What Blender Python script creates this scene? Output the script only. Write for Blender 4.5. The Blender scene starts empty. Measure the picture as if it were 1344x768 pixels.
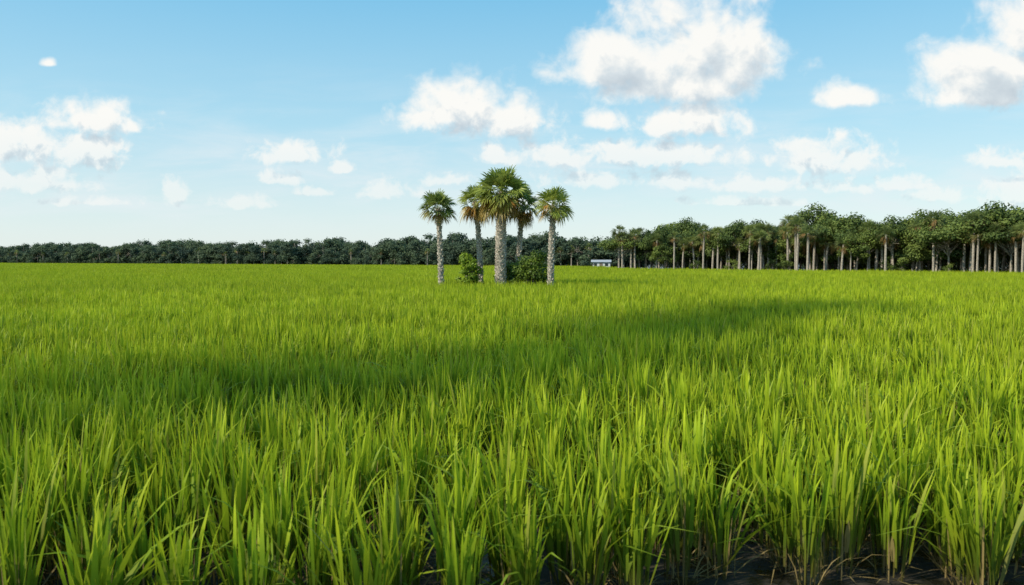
import bpy, math, random, bmesh
import numpy as np
from mathutils import Vector, Matrix
random.seed(7)
scene=bpy.context.scene
scene.view_settings.view_transform='Standard'; scene.view_settings.look='None'; scene.view_settings.exposure=0

# ---------------------------------------------------------------- sun direction
EL=math.radians(38)
hx,hy=-0.90,-0.43
n=math.hypot(hx,hy); hx/=n; hy/=n
S=Vector((hx*math.cos(EL),hy*math.cos(EL),math.sin(EL)))

# ---------------------------------------------------------------- node helpers
def new_mat(name):
    m=bpy.data.materials.new(name); m.use_nodes=True
    nt=m.node_tree; nt.nodes.clear(); return m,nt
def N(nt,t,**k):
    nd=nt.nodes.new(t)
    for a,b in k.items(): setattr(nd,a,b)
    return nd
def setin(nt,sock,v):
    if isinstance(v,bpy.types.NodeSocket): nt.links.new(v,sock)
    else: sock.default_value=v
def M(nt,op,a,b=None,c=None,clamp=False):
    nd=N(nt,'ShaderNodeMath',operation=op,use_clamp=clamp)
    setin(nt,nd.inputs[0],a)
    if b is not None: setin(nt,nd.inputs[1],b)
    if c is not None: setin(nt,nd.inputs[2],c)
    return nd.outputs[0]
def VM(nt,op,a,b=None,c=None,out=0):
    nd=N(nt,'ShaderNodeVectorMath',operation=op)
    setin(nt,nd.inputs[0],a)
    if op=='SCALE': setin(nt,nd.inputs['Scale'],b)
    else:
        if b is not None: setin(nt,nd.inputs[1],b)
        if c is not None: setin(nt,nd.inputs[2],c)
    return nd.outputs['Value'] if out=='v' else nd.outputs[0]
def MIX(nt,f,a,b,mode='MIX'):
    nd=N(nt,'ShaderNodeMix',data_type='RGBA',blend_type=mode)
    setin(nt,nd.inputs[0],f)
    setin(nt,nd.inputs[6],a if isinstance(a,bpy.types.NodeSocket) else (*a,1)); setin(nt,nd.inputs[7],b if isinstance(b,bpy.types.NodeSocket) else (*b,1))
    return nd.outputs[2]
def SS(nt,v,a,b,lo=0.0,hi=1.0):
    nd=N(nt,'ShaderNodeMapRange',interpolation_type='SMOOTHSTEP')
    setin(nt,nd.inputs[0],v); nd.inputs[1].default_value=a; nd.inputs[2].default_value=b
    nd.inputs[3].default_value=lo; nd.inputs[4].default_value=hi
    return nd.outputs[0]
def NOISE(nt,vec,scale,detail=4,rough=.55,dist=0):
    nd=N(nt,'ShaderNodeTexNoise')
    if vec is not None: nt.links.new(vec,nd.inputs['Vector'])
    nd.inputs['Scale'].default_value=scale; nd.inputs['Detail'].default_value=detail
    nd.inputs['Roughness'].default_value=rough; nd.inputs['Distortion'].default_value=dist
    return nd.outputs['Fac']
def RAMP(nt,f,stops):
    nd=N(nt,'ShaderNodeValToRGB'); setin(nt,nd.inputs[0],f)
    e=nd.color_ramp.elements
    while len(e)<len(stops): e.new(.5)
    for i,(p,c) in enumerate(stops): e[i].position=p; e[i].color=(*c,1)
    return nd.outputs[0]

# ---------------------------------------------------------------- world
world=bpy.data.worlds.new("World"); scene.world=world; world.use_nodes=True
try: world.cycles.sampling_method='NONE'
except Exception as e: print(e)
nt=world.node_tree; nt.nodes.clear()
sky=N(nt,'ShaderNodeTexSky',sky_type='NISHITA'); sky.sun_disc=False
sky.sun_elevation=EL; sky.sun_rotation=math.atan2(hx,hy); sky.air_density=1.0; sky.dust_density=0.6; sky.ozone_density=1.6
skyc=VM(nt,'SCALE',sky.outputs[0],0.14)
skyc=VM(nt,'MULTIPLY',skyc,(1.2,1.3,1.1))
tc=N(nt,'ShaderNodeTexCoord'); sep=N(nt,'ShaderNodeSeparateXYZ'); nt.links.new(tc.outputs['Generated'],sep.inputs[0])
grad=RAMP(nt,sep.outputs[2],[(0,(.80,.87,.89)),(.07,(.66,.82,.89)),(.16,(.43,.73,.90)),(.32,(.19,.56,.86)),(1,(.08,.28,.62))])
base=MIX(nt,.82,skyc,grad)
yy=M(nt,'MAXIMUM',sep.outputs[1],0.05)
U=M(nt,'DIVIDE',sep.outputs[0],yy); V=M(nt,'DIVIDE',sep.outputs[2],yy)
cmb=N(nt,'ShaderNodeCombineXYZ'); nt.links.new(U,cmb.inputs[0]); nt.links.new(V,cmb.inputs[1])
P=cmb.outputs[0]
CL=[(243,292,88,68),(200,320,60,36),(130,256,74,36),(288,264,66,46),(208,232,95,30),(228,180,62,24),
(-60,200,66,36),(-95,192,58,22),(8,185,48,28),(65,138,56,18),(178,138,130,17),(-17,137,30,14),
(-292,140,46,15),(-547,188,64,25),(-497,174,22,12),(-557,146,52,27),(-650,153,56,28),(-627,104,66,17),
(-444,89,17,17),(-352,75,38,8),(-302,106,22,9),(-602,255,11,6),(406,138,70,24),(430,212,44,16),
(623,256,84,50),(665,302,64,50),(618,214,66,14),(655,92,36,24),(213,105,34,13),(-87,105,30,9),
(-167,90,34,11),(118,180,24,13),(-222,120,19,7),(328,98,66,10),(508,99,34,9),(628,132,38,14),
(558,84,38,9),(438,95,28,9),(108,104,66,12),(20,75,50,6),(-250,88,22,6),(300,75,70,6),(-560,75,60,6)]
def density(P,cl):
    a=NOISE(nt,P,12,4,.54,.4)
    b=NOISE(nt,P,40,5,.6,.3)
    wa=SS(nt,V,.10,.23,.22,.68)
    nn=M(nt,'ADD',M(nt,'MULTIPLY',a,wa),M(nt,'MULTIPLY',b,M(nt,'SUBTRACT',1.0,wa)))
    d=None
    for (x,y,rx,ry) in cl:
        u=x/1045; v=(y-ry*.34)/1045; ru=rx*1.27/1045; rv=ry*1.6/1045
        q=VM(nt,'MULTIPLY_ADD',P,(1/ru,1/rv,0),(-u/ru,-v/rv,0))
        r=VM(nt,'MAXIMUM',q,VM(nt,'MULTIPLY',q,(-1,-2.0,0)))
        L=VM(nt,'LENGTH',r,out='v')
        d=L if d is None else M(nt,'SMOOTH_MIN',d,L,.25)
    return M(nt,'ADD',M(nt,'SUBTRACT',1.0,d),M(nt,'MULTIPLY',M(nt,'SUBTRACT',nn,.50),SS(nt,V,.08,.25,3.7,2.6)))
def cloudy(cl):
    D0=density(P,cl)
    D1=density(VM(nt,'ADD',P,(-0.011,0.021,0)),cl)
    alpha=SS(nt,D0,-.12,.62)
    alpha=M(nt,'MULTIPLY',alpha,SS(nt,V,.05,.19,.45,.98))
    lit=M(nt,'ADD',SS(nt,D1,.15,1.1,.95,.30),M(nt,'MULTIPLY',M(nt,'SUBTRACT',D0,D1),.32),clamp=True)  # cloud self-shading put into the sky colour, from density toward the sun
    cc=RAMP(nt,lit,[(0.0,(.50,.58,.65)),(.42,(.69,.76,.80)),(.82,(.98,.97,.93))])
    ps=VM(nt,'MULTIPLY',P,(3.0,15.0,1))
    hz=SS(nt,NOISE(nt,ps,1.6,5,.6,.4),.38,.72,0,.6)
    hz=M(nt,'MULTIPLY',hz,SS(nt,V,.02,.08))
    hz=M(nt,'MULTIPLY',hz,SS(nt,V,.27,.07))
    c1=MIX(nt,hz,base,(.82,.88,.91))
    c2=MIX(nt,alpha,c1,cc)
    bg=N(nt,'ShaderNodeBackground'); nt.links.new(c2,bg.inputs[0]); return bg.outputs[0]
cuts=[-.36,-.04,.26]
bounds=[-9]+cuts+[9]
secs=[]
for a,b_ in zip(bounds[:-1],bounds[1:]):
    cl=[c for c in CL if (c[0]+c[2]*2.2+35)/1045>a and (c[0]-c[2]*2.2-35)/1045<b_]
    secs.append(cloudy(cl))
def MS(f,a,b):
    m=N(nt,'ShaderNodeMixShader'); nt.links.new(f,m.inputs[0]); nt.links.new(a,m.inputs[1]); nt.links.new(b,m.inputs[2]); return m.outputs[0]
L01=MS(M(nt,'GREATER_THAN',U,cuts[0]),secs[0],secs[1])
L23=MS(M(nt,'GREATER_THAN',U,cuts[2]),secs[2],secs[3])
CLD=MS(M(nt,'GREATER_THAN',U,cuts[1]),L01,L23)
bg0=N(nt,'ShaderNodeBackground'); nt.links.new(base,bg0.inputs[0])
reg=M(nt,'MULTIPLY',M(nt,'GREATER_THAN',sep.outputs[1],.3),M(nt,'GREATER_THAN',sep.outputs[2],.008))
reg=M(nt,'MULTIPLY',reg,M(nt,'LESS_THAN',V,.46))
FIN=MS(reg,bg0.outputs[0],CLD)
wo=N(nt,'ShaderNodeOutputWorld'); nt.links.new(FIN,wo.inputs[0])

# ---------------------------------------------------------------- sun
sl=bpy.data.lights.new("sun","SUN"); sl.energy=5.0; sl.angle=math.radians(.53); sl.color=(1,.93,.77)
so=bpy.data.objects.new("sun",sl); scene.collection.objects.link(so)
so.rotation_euler=S.to_track_quat('Z','Y').to_euler(); so.location=S*60

# ---------------------------------------------------------------- camera
cam=bpy.data.cameras.new("camera"); co=bpy.data.objects.new("camera",cam); scene.collection.objects.link(co)
cam.lens=28; cam.sensor_width=36; cam.clip_end=8000; cam.clip_start=.05
cam.dof.use_dof=True; cam.dof.focus_distance=45; cam.dof.aperture_fstop=3.2
co.location=(0,0,2.5); co.rotation_euler=(math.radians(90-2.41),0,0); scene.camera=co

# ---------------------------------------------------------------- mesh builder
class B:
    def __init__(s): s.v=[];s.f=[];s.m=[];s.c=[]
    def vert(s,p,c=(0,0,0)):
        s.v.append((p[0],p[1],p[2])); s.c.append((c[0],c[1],c[2],1)); return len(s.v)-1
    def face(s,idx,m=0): s.f.append(tuple(idx)); s.m.append(m)
    def tube(s,pts,radii,sides,m=0,c=(0,0,0),cap=True):
        rings=[]
        for i,(p,r) in enumerate(zip(pts,radii)):
            a=Vector(pts[max(i-1,0)]); b=Vector(pts[min(i+1,len(pts)-1)]); t=(b-a).normalized()
            x=t.cross(Vector((0,1,0.01)))
            if x.length<.1: x=t.cross(Vector((1,0,0)))
            x.normalize(); y=t.cross(x)
            rings.append([s.vert(Vector(p)+(x*math.cos(k*2*math.pi/sides)+y*math.sin(k*2*math.pi/sides))*r,c) for k in range(sides)])
        for i in range(len(rings)-1):
            for k in range(sides):
                k2=(k+1)%sides
                s.face((rings[i][k],rings[i][k2],rings[i+1][k2],rings[i+1][k]),m)
        if cap: s.face(rings[-1],m)
    def box(s,x0,x1,y0,y1,z0,z1,m=0):
        i=[s.vert((x,y,z)) for z in (z0,z1) for y in (y0,y1) for x in (x0,x1)]
        for f in ((0,2,3,1),(4,5,7,6),(0,1,5,4),(1,3,7,5),(3,2,6,7),(2,0,4,6)): s.face([i[k] for k in f],m)
    def mesh(s,name,mats,smooth=False):
        me=bpy.data.meshes.new(name); me.from_pydata(s.v,[],s.f)
        for m in mats: me.materials.append(m)
        me.polygons.foreach_set('material_index',s.m)
        a=me.color_attributes.new('col','FLOAT_COLOR','POINT'); a.data.foreach_set('color',np.array(s.c,dtype=np.float32).ravel())
        if smooth: me.polygons.foreach_set('use_smooth',[True]*len(s.f))
        me.update(); return me
def obj(name,me,parent=None,loc=(0,0,0),link=True):
    o=bpy.data.objects.new(name,me); o.location=loc
    if link: scene.collection.objects.link(o)
    if parent: o.parent=parent
    return o

# ---------------------------------------------------------------- materials
def foliage(name,dark,light,transl=.3,rough=.5,spec=.3,deadc=(.30,.17,.06)):
    m,nt=new_mat(name)
    at=N(nt,'ShaderNodeAttribute',attribute_name='col'); sp=N(nt,'ShaderNodeSeparateColor'); nt.links.new(at.outputs['Color'],sp.inputs[0])
    oi=N(nt,'ShaderNodeObjectInfo')
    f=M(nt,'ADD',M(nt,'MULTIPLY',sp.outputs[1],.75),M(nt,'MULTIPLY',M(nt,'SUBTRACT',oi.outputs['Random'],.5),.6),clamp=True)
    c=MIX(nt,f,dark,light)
    c=MIX(nt,sp.outputs[2],c,deadc)
    p=N(nt,'ShaderNodeBsdfPrincipled'); nt.links.new(c,p.inputs['Base Color']); p.inputs['Roughness'].default_value=rough
    p.inputs['Specular IOR Level'].default_value=spec
    t=N(nt,'ShaderNodeBsdfTranslucent'); nt.links.new(c,t.inputs[0])
    mx=N(nt,'ShaderNodeMixShader'); mx.inputs[0].default_value=transl
    nt.links.new(p.outputs[0],mx.inputs[1]); nt.links.new(t.outputs[0],mx.inputs[2])
    o=N(nt,'ShaderNodeOutputMaterial'); nt.links.new(mx.outputs[0],o.inputs[0]); return m
def bark(name,c1,c2,scale=6,stretch=(1,1,.4)):
    m,nt=new_mat(name)
    tcn=N(nt,'ShaderNodeTexCoord'); v=VM(nt,'MULTIPLY',tcn.outputs['Object'],stretch)
    nz=NOISE(nt,v,scale,6,.65)
    c=MIX(nt,SS(nt,nz,.38,.62),c1,c2)
    p=N(nt,'ShaderNodeBsdfPrincipled'); nt.links.new(c,p.inputs['Base Color']); p.inputs['Roughness'].default_value=.9
    bp=N(nt,'ShaderNodeBump'); bp.inputs['Strength'].default_value=.6; bp.inputs['Distance'].default_value=.03; nt.links.new(nz,bp.inputs['Height']); nt.links.new(bp.outputs[0],p.inputs['Normal'])
    o=N(nt,'ShaderNodeOutputMaterial'); nt.links.new(p.outputs[0],o.inputs[0]); return m
def plain(name,c,rough=.7):
    m,nt=new_mat(name); tcn=N(nt,'ShaderNodeTexCoord'); nz=NOISE(nt,tcn.outputs['Object'],3,4)
    cc=MIX(nt,nz,tuple(x*.85 for x in c),tuple(min(1,x*1.1) for x in c))
    p=N(nt,'ShaderNodeBsdfPrincipled'); nt.links.new(cc,p.inputs['Base Color']); p.inputs['Roughness'].default_value=rough
    o=N(nt,'ShaderNodeOutputMaterial'); nt.links.new(p.outputs[0],o.inputs[0]); return m

# rice blades
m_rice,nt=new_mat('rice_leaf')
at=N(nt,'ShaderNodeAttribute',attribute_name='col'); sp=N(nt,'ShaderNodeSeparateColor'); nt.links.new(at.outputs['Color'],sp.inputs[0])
geo=N(nt,'ShaderNodeNewGeometry'); oi=N(nt,'ShaderNodeObjectInfo')
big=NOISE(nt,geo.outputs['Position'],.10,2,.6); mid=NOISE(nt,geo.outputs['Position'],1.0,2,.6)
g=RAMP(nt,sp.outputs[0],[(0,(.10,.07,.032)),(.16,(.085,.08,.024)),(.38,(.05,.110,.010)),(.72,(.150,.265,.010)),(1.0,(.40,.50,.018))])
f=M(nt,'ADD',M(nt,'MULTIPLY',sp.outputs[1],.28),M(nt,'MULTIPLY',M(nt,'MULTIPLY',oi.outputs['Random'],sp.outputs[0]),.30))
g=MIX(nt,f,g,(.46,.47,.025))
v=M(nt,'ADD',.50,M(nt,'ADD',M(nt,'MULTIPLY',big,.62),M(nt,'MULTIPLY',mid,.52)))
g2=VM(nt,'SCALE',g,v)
g2=MIX(nt,sp.outputs[2],g2,(.34,.25,.10))
p=N(nt,'ShaderNodeBsdfPrincipled'); nt.links.new(g2,p.inputs['Base Color']); p.inputs['Roughness'].default_value=.5; p.inputs['Specular IOR Level'].default_value=.18
t=N(nt,'ShaderNodeBsdfTranslucent'); nt.links.new(g2,t.inputs[0])
mx=N(nt,'ShaderNodeMixShader'); mx.inputs[0].default_value=.38
nt.links.new(p.outputs[0],mx.inputs[1]); nt.links.new(t.outputs[0],mx.inputs[2])
o=N(nt,'ShaderNodeOutputMaterial'); nt.links.new(mx.outputs[0],o.inputs[0])

# ground
m_gr,nt=new_mat('wet_soil')
geo=N(nt,'ShaderNodeNewGeometry')
a=NOISE(nt,geo.outputs['Position'],2.2,8,.65)
c=MIX(nt,SS(nt,a,.4,.65),(.010,.010,.007),(.045,.034,.02))
p=N(nt,'ShaderNodeBsdfPrincipled'); nt.links.new(c,p.inputs['Base Color'])
nt.links.new(SS(nt,a,.42,.55,.12,.8),p.inputs['Roughness'])
bp=N(nt,'ShaderNodeBump'); bp.inputs['Strength'].default_value=.6; bp.inputs['Distance'].default_value=.05; nt.links.new(a,bp.inputs['Height']); nt.links.new(bp.outputs[0],p.inputs['Normal'])
o=N(nt,'ShaderNodeOutputMaterial'); nt.links.new(p.outputs[0],o.inputs[0])
b=B(); R=4000; k=40
for j in range(k+1):
    for i in range(k+1):
        b.vert((-R+2*R*i/k,-R+2*R*j/k,0))
for j in range(k):
    for i in range(k): q=j*(k+1)+i; b.face((q,q+1,q+k+2,q+k+1))
obj('ground',b.mesh('ground',[m_gr]))

# ---------------------------------------------------------------- rice tufts
H=0.92
def blade(b,base,az,lean,curl,L,w,seg,rnd,dead=0):
    d=Vector((math.cos(az),math.sin(az),0)); tw=az+math.pi/2+random.uniform(-.9,.9)
    sd=Vector((math.cos(tw),math.sin(tw),0))
    prev=None
    prof=[.55,.95,1,.72,0] if seg==4 else ([.7,1,0] if seg==2 else [.6,1,.8,0])
    for i in range(seg+1):
        t=i/seg
        out=(math.sin(lean)*t+curl*t**2.6)*L
        z=base[2]+L*(math.cos(lean)*t-curl*.75*t**3.2)
        p=Vector((base[0],base[1],0))+d*out; p.z=z
        c=(max(0,min(1,z/H)),rnd,dead)
        ww=w*prof[i]
        if ww>0: cur=[b.vert(p-sd*ww/2,c),b.vert(p+sd*ww/2,c)]
        else: cur=[b.vert(p,c)]
        if prev:
            b.face((prev[0],prev[1],cur[1],cur[0]) if len(cur)==2 else (prev[0],prev[1],cur[0]))
        prev=cur
def tuft(b,cx,cy,nst,nlf,rad,seg,w,hs=1.0):
    for _ in range(nst):
        a=random.uniform(0,6.28); r=rad*math.sqrt(random.random())
        blade(b,(cx+r*math.cos(a),cy+r*math.sin(a),0),a,random.uniform(0,.10),.0,random.uniform(.45,.75)*hs,w*.45,max(2,seg-1),random.random()*.5,1 if random.random()<.22 else 0)
    tl=random.uniform(0,6.28)
    for _ in range(nlf):
        a=random.uniform(0,6.28); r=rad*math.sqrt(random.random())*1.1
        z0=random.uniform(.08,.42)*hs
        top=random.uniform(.60,1.12)*hs
        if random.random()<.22: top=random.uniform(.4,.65)*hs
        lean=abs(random.gauss(.05,.11)); curl=abs(random.gauss(.03,.07))
        if random.random()<.14: lean+=.30; curl+=random.uniform(.1,.5)
        if top<z0+.25: top=z0+.3
        low=top<.6 and random.random()<.25
        az=a+random.uniform(-.6,.6) if random.random()<.7 else tl
        blade(b,(cx+r*math.cos(a),cy+r*math.sin(a),z0),az,lean,curl,(top-z0),w*random.uniform(.5,1.3),seg,random.random(),.8 if low else (.35 if random.random()<.04 else 0))
    if seg==4:
        for _ in range(10):
            a=random.uniform(0,6.28)
            blade(b,(cx+rad*.8*math.cos(a),cy+rad*.8*math.sin(a),.02),a,random.uniform(.2,1.3),random.uniform(.1,.4),random.uniform(.15,.45),w*.4,3,random.random(),1)
def src_coll(name,builders):
    col=bpy.data.collections.new(name)
    for i,fn in enumerate(builders):
        b=B(); fn(b); me=b.mesh(name+'_mesh',[m_rice]); o=bpy.data.objects.new(name,me); col.objects.link(o)
    return col
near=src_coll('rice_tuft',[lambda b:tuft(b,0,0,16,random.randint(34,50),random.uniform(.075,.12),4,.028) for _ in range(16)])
def patch(size,sx,sy,nst,nlf,seg,w):
    def fn(b):
        y=-size/2
        while y<size/2:
            x=-size/2
            while x<size/2:
                tuft(b,x+random.uniform(-.5,.5)*sx,y+random.uniform(-.5,.5)*sy,nst,nlf,.12,seg,w,random.uniform(.82,1.12)); x+=sx
            y+=sy
    return fn
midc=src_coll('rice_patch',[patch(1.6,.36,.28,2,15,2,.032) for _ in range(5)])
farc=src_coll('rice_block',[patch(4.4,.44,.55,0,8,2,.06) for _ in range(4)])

LN=((-300,386),(-215,334),(25,187)); RN=((20,152),(63,98),(112,36))
def hit(p0,p1,u):
    dx=p1[0]-p0[0]; dy=p1[1]-p0[1]
    s=(u*p0[1]-p0[0])/(dx-u*dy); return p0[1]+s*dy
def edge(u):
    if u<.125: return hit(LN[1],LN[2],u)-1
    if u<.643: return hit(RN[0],RN[1],u)-1
    return hit(RN[1],RN[2],u)-1
def gn_scatter(name,col,pts,rots,scl,idx,parent):
    me=bpy.data.meshes.new(name); me.from_pydata(pts,[],[])
    for an,ty,da in (('rot','FLOAT',rots),('idx','INT',idx)):
        a=me.attributes.new(an,ty,'POINT'); a.data.foreach_set('value',da)
    a=me.attributes.new('scl','FLOAT_VECTOR','POINT'); a.data.foreach_set('vector',np.array(scl,dtype=np.float32).ravel())
    o=obj(name,me,parent)
    ng=bpy.data.node_groups.new(name+'_gn','GeometryNodeTree')
    ng.interface.new_socket('Geometry',in_out='INPUT',socket_type='NodeSocketGeometry')
    ng.interface.new_socket('Geometry',in_out='OUTPUT',socket_type='NodeSocketGeometry')
    gi=ng.nodes.new('NodeGroupInput'); go=ng.nodes.new('NodeGroupOutput')
    ci=ng.nodes.new('GeometryNodeCollectionInfo'); ci.inputs['Collection'].default_value=col
    ci.inputs['Separate Children'].default_value=True; ci.inputs['Reset Children'].default_value=True
    ip=ng.nodes.new('GeometryNodeInstanceOnPoints'); ip.inputs['Pick Instance'].default_value=True
    def attr(n,t):
        x=ng.nodes.new('GeometryNodeInputNamedAttribute'); x.data_type=t; x.inputs['Name'].default_value=n; return x.outputs['Attribute']
    cx=ng.nodes.new('ShaderNodeCombineXYZ'); L=ng.links.new
    L(attr('rot','FLOAT'),cx.inputs[2]); L(gi.outputs[0],ip.inputs['Points']); L(ci.outputs[0],ip.inputs['Instance'])
    L(attr('idx','INT'),ip.inputs['Instance Index']); L(cx.outputs[0],ip.inputs['Rotation']); L(attr('scl','FLOAT_VECTOR'),ip.inputs['Scale'])
    L(ip.outputs[0],go.inputs[0])
    md=o.modifiers.new('scatter','NODES'); md.node_group=ng
    return o
def hvar(x,y):
    return 1+.06*math.sin(x*.9+math.sin(y*.7)*1.7)+.05*math.sin(y*1.3+x*.4)+.03*math.sin(x*.23-y*.17)
def y_front(x):   # near margin of the paddy
    t=min(1,max(0,(x+.6)/1.8)); return 4.7+1.05*t*t*(3-2*t)+.12*math.sin(x*5)
field=bpy.data.objects.new('rice_field',None); scene.collection.objects.link(field)
pts=[];rots=[];scl=[];idx=[]
y=3.0
while y<42:
    hw=.74*y+2.0
    x=-hw
    while x<hw:
        px=round(x/.43)*.43+random.gauss(0,.06)+.06*math.sin(y*.5); py=y+random.uniform(-.14,.14)
        if random.random()>.07 and py>y_front(px):
            h=hvar(px,py)*random.uniform(.78,1.15); w=random.uniform(.85,1.35)
            pts.append((px,py,0)); rots.append(random.uniform(0,6.28)); scl.append((w,w,h)); idx.append(random.randrange(16))
        x+=.43
    y+=.285
gn_scatter('near_tufts',near,pts,rots,scl,idx,field); n1=len(pts)
def scatter_patch(name,col,y0,y1,step,nv):
    pts=[];rots=[];scl=[];idx=[]
    y=y0
    while y<y1:
        x=-.80*y-4
        while x<.80*y+4:
            u=x/y
            if y<edge(u):
                pts.append((x+random.uniform(-.1,.1),y+random.uniform(-.1,.1),0)); rots.append(random.randrange(4)*math.pi/2+random.uniform(-.08,.08))
                scl.append((1.04,1.04,random.uniform(.95,1.05))); idx.append(random.randrange(nv))
            x+=step
        y+=step
    gn_scatter(name,col,pts,rots,scl,idx,field); return len(pts)
n2=scatter_patch('mid_patches',midc,42.6,112,1.6,5)
n3=scatter_patch('far_patches',farc,114,420,4.4,4)
print('instances',n1,n2,n3)

# ---------------------------------------------------------------- palms
m_frond=foliage('palm_frond',(.11,.17,.035),(.40,.47,.085),.38,.4,.4,(.52,.30,.09))
m_frond2=foliage('palm_frond_woods',(.085,.13,.038),(.28,.33,.08),.35,.55,.3)
m_ptrunk=bark('palm_trunk_bark',(.15,.12,.09),(.50,.44,.36),9,(1,1,1.6))
m_boot=bark('palm_leaf_boot',(.26,.21,.16),(.68,.61,.51),10,(1,1,1))
def fan(b,hub,f,up,R,nseg,spread,droop,m,rnd,dead):
    s=f.cross(up)
    if s.length<.05: s=f.cross(Vector((1,0,0)))
    s.normalize(); nrm=s.cross(f).normalized()
    for i in range(nseg):
        a=(i/(nseg-1)-.5)*2*spread+random.uniform(-.06,.06)
        d=f*math.cos(a)+s*math.sin(a)+nrm*(.22*abs(math.sin(a)))
        d.normalize(); r=R*(1-.30*(abs(a)/spread)**2)*random.uniform(.82,1.1)
        sd=(-f*math.sin(a)+s*math.cos(a)); w=R*.045
        c=(0,min(1,max(0,rnd+random.uniform(-.2,.2))),dead)
        k=droop*random.uniform(.6,1.4)
        p0=hub; p1=hub+d*r*.5+Vector((0,0,-k*r*.10)); p2=hub+d*r*.8+Vector((0,0,-k*r*.32)); p3=hub+d*r*.98+Vector((0,0,-k*r*.65))
        tw=nrm*random.uniform(-.6,.6)*w
        i0=b.vert(p0,c); a1=b.vert(p1-sd*w-tw,c); b1=b.vert(p1+sd*w+tw,c); a2=b.vert(p2-sd*w*.6,c); b2=b.vert(p2+sd*w*.6,c); i3=b.vert(p3,c)
        b.face((i0,a1,b1),m); b.face((a1,a2,b2,b1),m); b.face((a2,i3,b2),m)
def palm(seed,height,rad,tr,lean,nfr,deadfrac,boots=True,skirt=.25,nseg=20):
    random.seed(seed); b=B()
    n=46 if boots else 10; pts=[];rr=[]
    for i in range(n):
        t=i/(n-1); z=t*height
        pts.append((lean[0]*t*t,lean[1]*t*t,z)); r=tr*(1.08-.16*t+.25*math.exp(-z*2.5))
        rr.append(r*(1+.05*math.sin(z*9+seed)+random.uniform(-.03,.03)))
    b.tube(pts,rr,12 if boots else 7,0)
    top=Vector(pts[-1])
    if boots:
        z=.5; k=0
        while z<height-.05:
            t=z/height; ang=k*2.39996; cxy=Vector((lean[0]*t*t,lean[1]*t*t,0))
            r=tr*(1.06-.16*t); d=Vector((math.cos(ang),math.sin(ang),0)); s=Vector((-d.y,d.x,0))
            w=tr*.36+.02; h=.20*random.uniform(.8,1.25); o=random.uniform(.05,.12)*(1.0+tr)*(1.5 if t>.8 else 1)
            c=(0,0,0); base_=cxy+d*r*.93; base_.z=z
            a0=b.vert(base_-s*w,c); a1=b.vert(base_+s*w,c); tp=base_+d*o; tp.z=z+h
            t0=b.vert(tp-s*w*.45,c); t1=b.vert(tp+s*w*.45,c); q=base_+d*(o*.2); q.z=z+h*.9
            q0=b.vert(q-s*w*.4,c); q1=b.vert(q+s*w*.4,c)
            b.face((a0,a1,t1,t0),2); b.face((t0,t1,q1,q0),2); b.face((a0,t0,q0),2); b.face((a1,q1,t1),2)
            k+=1; z+=.020/(tr/.22)+.004
    for i in range(nfr):
        q=(i+.5)/nfr
        lo=-35-skirt*60
        el=math.radians(88-(88-lo)*q**.9+random.uniform(-10,10)); az=i*2.39996+random.uniform(-.3,.3)
        Rf=rad*random.uniform(.50,.62); pl=rad*random.uniform(.36,.52)
        isd=q>1-deadfrac
        if isd:
            el=math.radians(random.uniform(-72,-15)); pl*=.8; Rf*=.85
        d=Vector((math.cos(az)*math.cos(el),math.sin(az)*math.cos(el),math.sin(el)))
        dead=random.uniform(.6,1) if isd else (random.uniform(.0,.45) if q>.65 else random.uniform(0,.10))
        st=top+Vector((d.x,d.y,0))*tr*.5+Vector((0,0,random.uniform(-.15,.25)))
        hub=st+d*pl+Vector((0,0,-.05*pl))
        side=d.cross(Vector((0,0,1))); side=side.normalized() if side.length>.05 else Vector((1,0,0))
        c=(0,.8,dead); w=.014*rad
        v=[b.vert(st-side*w,c),b.vert(st+side*w,c),b.vert(hub+side*w*.6,c),b.vert(hub-side*w*.6,c)]; b.face(v,1)
        f=(d+Vector((0,0,-.12))).normalized()
        upv=(Vector((0,0,1))+Vector((random.gauss(0,.5),random.gauss(0,.5),0))-d*.4)
        fan(b,hub,f,upv,Rf,nseg,1.75 if not isd else 1.1,.30+.35*q+(.5 if isd else 0),1,random.uniform(.25,1)*(1-.35*q),dead)
    return b.mesh('palm_tree',[m_ptrunk,m_frond if boots else m_frond2,m_boot])
spec=[(-4.9,55,5.95,1.42,.145,(-.2,0),38,.08,.12),
      (-2.25,57,6.45,1.55,.15,(-.35,0),42,.45,.5),
      (-.80,55.5,7.0,2.1,.33,(.1,0),80,.20,.32),
      (.42,57.5,6.3,1.55,.15,(.4,0),42,.38,.5),
      (2.62,54,6.1,1.48,.17,(.2,0),42,.10,.15)]
for i,(x,y,h,r,tr,ln,nf,df,sk) in enumerate(spec):
    obj('palm_tree',palm(11+i,h,r,tr,ln,nf,df,True,sk),None,(x,y,0))

# ---------------------------------------------------------------- leaf clumps
def clump(b,c,r,n,ls,m,flat=.7,bright=None):
    bs=random.uniform(.1,.9) if bright is None else bright
    for _ in range(n):
        d=Vector((random.gauss(0,1),random.gauss(0,1),random.gauss(0,1))).normalized()
        rr=r*(random.random()**.45)*random.uniform(.75,1.15)
        p=Vector(c)+Vector((d.x*rr,d.y*rr,d.z*rr*flat))
        nrm=(d*.9+Vector((random.gauss(0,.5),random.gauss(0,.5),random.gauss(.45,.5)))).normalized()
        u=nrm.cross(Vector((random.gauss(0,1),random.gauss(0,1),random.gauss(0,1)))).normalized(); w=nrm.cross(u)
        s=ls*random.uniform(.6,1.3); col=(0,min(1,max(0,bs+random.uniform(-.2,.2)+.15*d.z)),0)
        b.face([b.vert(p+u*s*.5,col),b.vert(p+w*s*.36,col),b.vert(p-u*s*.5,col),b.vert(p-w*s*.36,col)],m)
m_leaf=foliage('woodland_leaf',(.055,.092,.025),(.25,.31,.065),.35,.6,.25)
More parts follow.
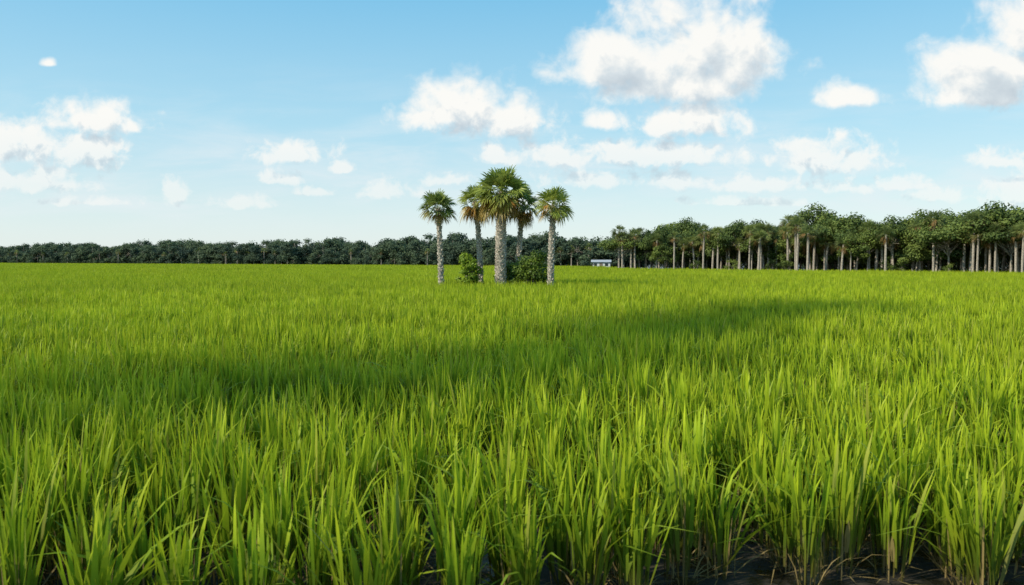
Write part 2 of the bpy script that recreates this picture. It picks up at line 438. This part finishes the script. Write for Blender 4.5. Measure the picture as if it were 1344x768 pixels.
m_leafd=foliage('hazed_woodland_leaf',(.052,.082,.055),(.13,.175,.085),.25,.7,.15)  # bluish distance haze put into the leaf colour
m_bark=bark('tree_bark',(.16,.135,.10),(.45,.39,.31),5)
def broad(seed,h,cw,leafm,umb=.5,nc=17,nl=150,ls=.34,low=.22):
    random.seed(seed); b=B()
    top=(random.uniform(-.5,.5),random.uniform(-.5,.5),h*.78)
    b.tube([(0,0,0),(top[0]*.3,top[1]*.3,h*.3),(top[0]*.7,top[1]*.7,h*.55),top],[.20,.15,.11,.05],7,0)
    ell=random.uniform(.75,1.3)
    for i in range(nc):
        a=i*2.4+random.uniform(-.5,.5); q=math.sqrt((i+.5)/nc); rr=cw*q*random.uniform(.7,1.12)
        zt=h-(1.0+(h*.42)*(q**2)*(1-umb))-random.uniform(0,h*low)
        c=Vector((rr*math.cos(a)*ell,rr*math.sin(a)/ell,zt))
        s=Vector((top[0]*.6,top[1]*.6,h*random.uniform(.38,.62))); mid=s.lerp(c,.5)+Vector((0,0,-.2))
        b.tube([s,mid,c],[.07,.05,.02],4,0)
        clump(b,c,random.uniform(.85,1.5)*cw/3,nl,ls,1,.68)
    return b.mesh('broadleaf_tree',[m_bark,leafm])
def bush(seed,w,h,leafm,nc=12,nl=110,ls=.28):
    random.seed(seed); b=B()
    for i in range(nc):
        a=random.uniform(0,6.28); q=math.sqrt(random.random()); z=h*random.uniform(.12,.88)
        rr=w*q*(1-.45*z/h)
        c=(rr*math.cos(a),rr*math.sin(a),z)
        b.tube([(0,0,0),(c[0]*.5,c[1]*.5,c[2]*.6),c],[.04,.03,.01],4,0)
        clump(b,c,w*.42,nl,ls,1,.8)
    return b.mesh('shrub',[m_bark,leafm])
random.seed(3)
cfg=[(9.8,3.8,.7,.14),(8.8,3.2,.3,.3),(10.8,3.8,.5,.25),(8.2,4.2,.8,.12),(9.6,3.0,.2,.35),(7.2,3.0,.4,.3),(11.4,3.6,.5,.25)]
TR=[broad(100+i,h,cw,m_leaf,um,24,220,.35,lo) for i,(h,cw,um,lo) in enumerate(cfg)]
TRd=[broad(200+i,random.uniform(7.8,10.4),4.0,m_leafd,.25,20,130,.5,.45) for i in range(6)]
BU=[bush(300+i,2.3,4.6,m_leaf) for i in range(3)]
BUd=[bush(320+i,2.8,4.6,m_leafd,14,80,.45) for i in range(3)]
PW=[palm(400+i,5.2+.65*i,1.6,.16,(random.uniform(-.5,.5),0),34,.15,False,.2,12) for i in range(5)]
PWl=[palm(420+i,5.6+.3*i,1.4,.15,(.1,0),22,.15,False,.2,9) for i in range(2)]

def line_pts(poly,step,back,jit,clus=0):
    out=[]
    for p0,p1 in zip(poly[:-1],poly[1:]):
        d=Vector((p1[0]-p0[0],p1[1]-p0[1])); L=d.length; d/=L; nn=Vector((-d.y,d.x))
        if nn.dot(Vector(((p0[0]+p1[0])/2,(p0[1]+p1[1])/2)))<0: nn=-nn
        s=random.uniform(0,step)
        while s<L:
            p=Vector(p0)+d*s+nn*(back+random.uniform(-jit,jit)); out.append((p.x,p.y))
            s+=step*(random.choice((.3,.4,.5,1.2,2.6)) if clus else random.uniform(.55,1.45))
    return out
def plant(parent,names,meshes,pts,smin,smax,z=0):
    for (x,y) in pts:
        o=obj(names,random.choice(meshes),parent,(x,y,z)); s=random.uniform(smin,smax)
        o.scale=(s*random.uniform(.9,1.3),s*random.uniform(.9,1.3),s); o.rotation_euler=(0,0,random.uniform(0,6.28))
random.seed(99)
wood=bpy.data.objects.new('woodland_tree_line',None); scene.collection.objects.link(wood)
plant(wood,'palm',PW,line_pts(RN,2.1,.5,1.4,1),.72,1.02)
plant(wood,'palm',PW,line_pts(RN,2.3,4,1.5,1),.80,1.10)
plant(wood,'broadleaf',TR,line_pts(RN,6.5,3,1.8,1),.68,.92)
plant(wood,'broadleaf',TR,line_pts(RN,3.4,7,2),.75,1.0)
plant(wood,'broadleaf',TR,line_pts(RN,3.3,12,2),.82,1.06)
plant(wood,'broadleaf',TR,line_pts(RN,3.6,19,3),.88,1.12)
plant(wood,'undergrowth',BU,line_pts(RN,2.4,13,1.2),.8,1.2)
plant(wood,'undergrowth',BU,line_pts(RN,2.4,18,1.5),1.0,1.3)
plant(wood,'undergrowth',BU,line_pts(RN,6.0,2,1.2,1),.3,.6)
far=bpy.data.objects.new('distant_tree_line',None); scene.collection.objects.link(far)
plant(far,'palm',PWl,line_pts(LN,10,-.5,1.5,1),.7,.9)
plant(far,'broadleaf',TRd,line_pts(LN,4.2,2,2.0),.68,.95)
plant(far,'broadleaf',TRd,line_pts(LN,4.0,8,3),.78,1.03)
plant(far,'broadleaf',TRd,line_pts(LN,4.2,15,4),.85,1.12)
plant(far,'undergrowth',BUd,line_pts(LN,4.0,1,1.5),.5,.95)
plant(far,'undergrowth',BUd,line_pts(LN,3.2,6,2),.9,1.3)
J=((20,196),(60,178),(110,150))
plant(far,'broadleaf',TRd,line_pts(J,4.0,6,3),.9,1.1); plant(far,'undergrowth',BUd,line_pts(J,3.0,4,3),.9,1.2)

# shrubs at the palm group
m_sh1=foliage('shrub_leaf',(.13,.21,.02),(.34,.45,.035),.4,.5,.3)
m_sh2=foliage('dark_shrub_leaf',(.09,.145,.02),(.27,.36,.04),.38,.5,.3)
obj('shrub',bush(501,.85,3.2,m_sh1,40,150,.15),None,(-2.9,55.2,0))
obj('shrub',bush(502,1.35,3.15,m_sh2,54,160,.16),None,(1.35,55.6,0))
obj('shrub',bush(503,1.1,2.5,m_sh2,30,140,.15),None,(-.1,57.4,0))

# ---------------------------------------------------------------- white house
hs=bpy.data.objects.new('white_house',None); scene.collection.objects.link(hs); hs.location=(20.6,184,0); hs.rotation_euler=(0,0,math.radians(-8)); hs.scale=(.8,.8,.8)
m_wh=plain('white_siding',(.66,.66,.64)); m_rf=plain('metal_roof',(.4,.42,.44),.4); m_gl=plain('window_glass',(.03,.04,.05),.1); m_dr=plain('door_paint',(.2,.16,.12))
b=B(); b.box(-2.6,2.6,-1.6,1.6,0,2.3); obj('walls',b.mesh('walls',[m_wh]),hs)
b=B()
v=[b.vert(p) for p in ((-2.9,-1.95,2.25),(2.9,-1.95,2.25),(2.9,0,2.9),(-2.9,0,2.9),(-2.9,1.95,2.25),(2.9,1.95,2.25))]
b.face((v[0],v[1],v[2],v[3])); b.face((v[3],v[2],v[5],v[4])); b.face((v[0],v[3],v[4])); b.face((v[1],v[5],v[2])); b.face((v[0],v[4],v[5],v[1]))
obj('roof',b.mesh('roof',[m_rf]),hs)
b=B(); b.box(-2.0,-1.2,-1.63,-1.59,1.1,1.9); b.box(1.1,2.0,-1.63,-1.59,1.1,1.9); obj('windows',b.mesh('windows',[m_gl]),hs)
b=B(); b.box(-.45,.45,-1.64,-1.59,0,2.05); obj('door',b.mesh('door',[m_dr]),hs)
obj('shrub',bush(504,1.6,2.4,m_leafd,10,80,.3),None,(16.9,181,0))

# ---------------------------------------------------------------- clouds added out of view, up-sun, shaped to cast shadow bands on the field
m_cl,nt=new_mat('shadow_cloud_puff')
d=N(nt,'ShaderNodeBsdfDiffuse'); d.inputs[0].default_value=(.9,.9,.9,1); tr=N(nt,'ShaderNodeBsdfTransparent')
mx=N(nt,'ShaderNodeMixShader'); mx.inputs[0].default_value=.22; nt.links.new(tr.outputs[0],mx.inputs[1]); nt.links.new(d.outputs[0],mx.inputs[2])
o=N(nt,'ShaderNodeOutputMaterial'); nt.links.new(mx.outputs[0],o.inputs[0])
def cloud(path,width,dens,alt):
    bm=bmesh.new()
    for (x0,y0),(x1,y1) in zip(path[:-1],path[1:]):
        for k in range(dens):
            t=random.random(); g=Vector((x0+(x1-x0)*t+random.gauss(0,width*.45),y0+(y1-y0)*t+random.gauss(0,width*.45),.8))
            p=g+S*(alt/S.z); r=width*random.uniform(.3,.75)
            bmesh.ops.create_icosphere(bm,subdivisions=2,radius=r,matrix=Matrix.Translation(p)@Matrix.Diagonal((1,1,.6,1)))
    me=bpy.data.meshes.new('cloud'); bm.to_mesh(me); bm.free(); me.materials.append(m_cl)
    me.polygons.foreach_set('use_smooth',[True]*len(me.polygons))
    obj('cloud',me)
random.seed(5)
cloud([(12,29),(8,26),(4.5,21),(1.5,16.5)],2.8,14,200)
cloud([(1.5,15.5),(-1.5,11.5),(-5.5,9.5)],2.3,16,200)
cloud([(-17,20.5),(-10,20)],1.3,12,200)
cloud([(-32,44),(-18,42.5)],2.6,14,200)
cloud([(-7,7.5),(-4,6.2)],1.3,7,200)
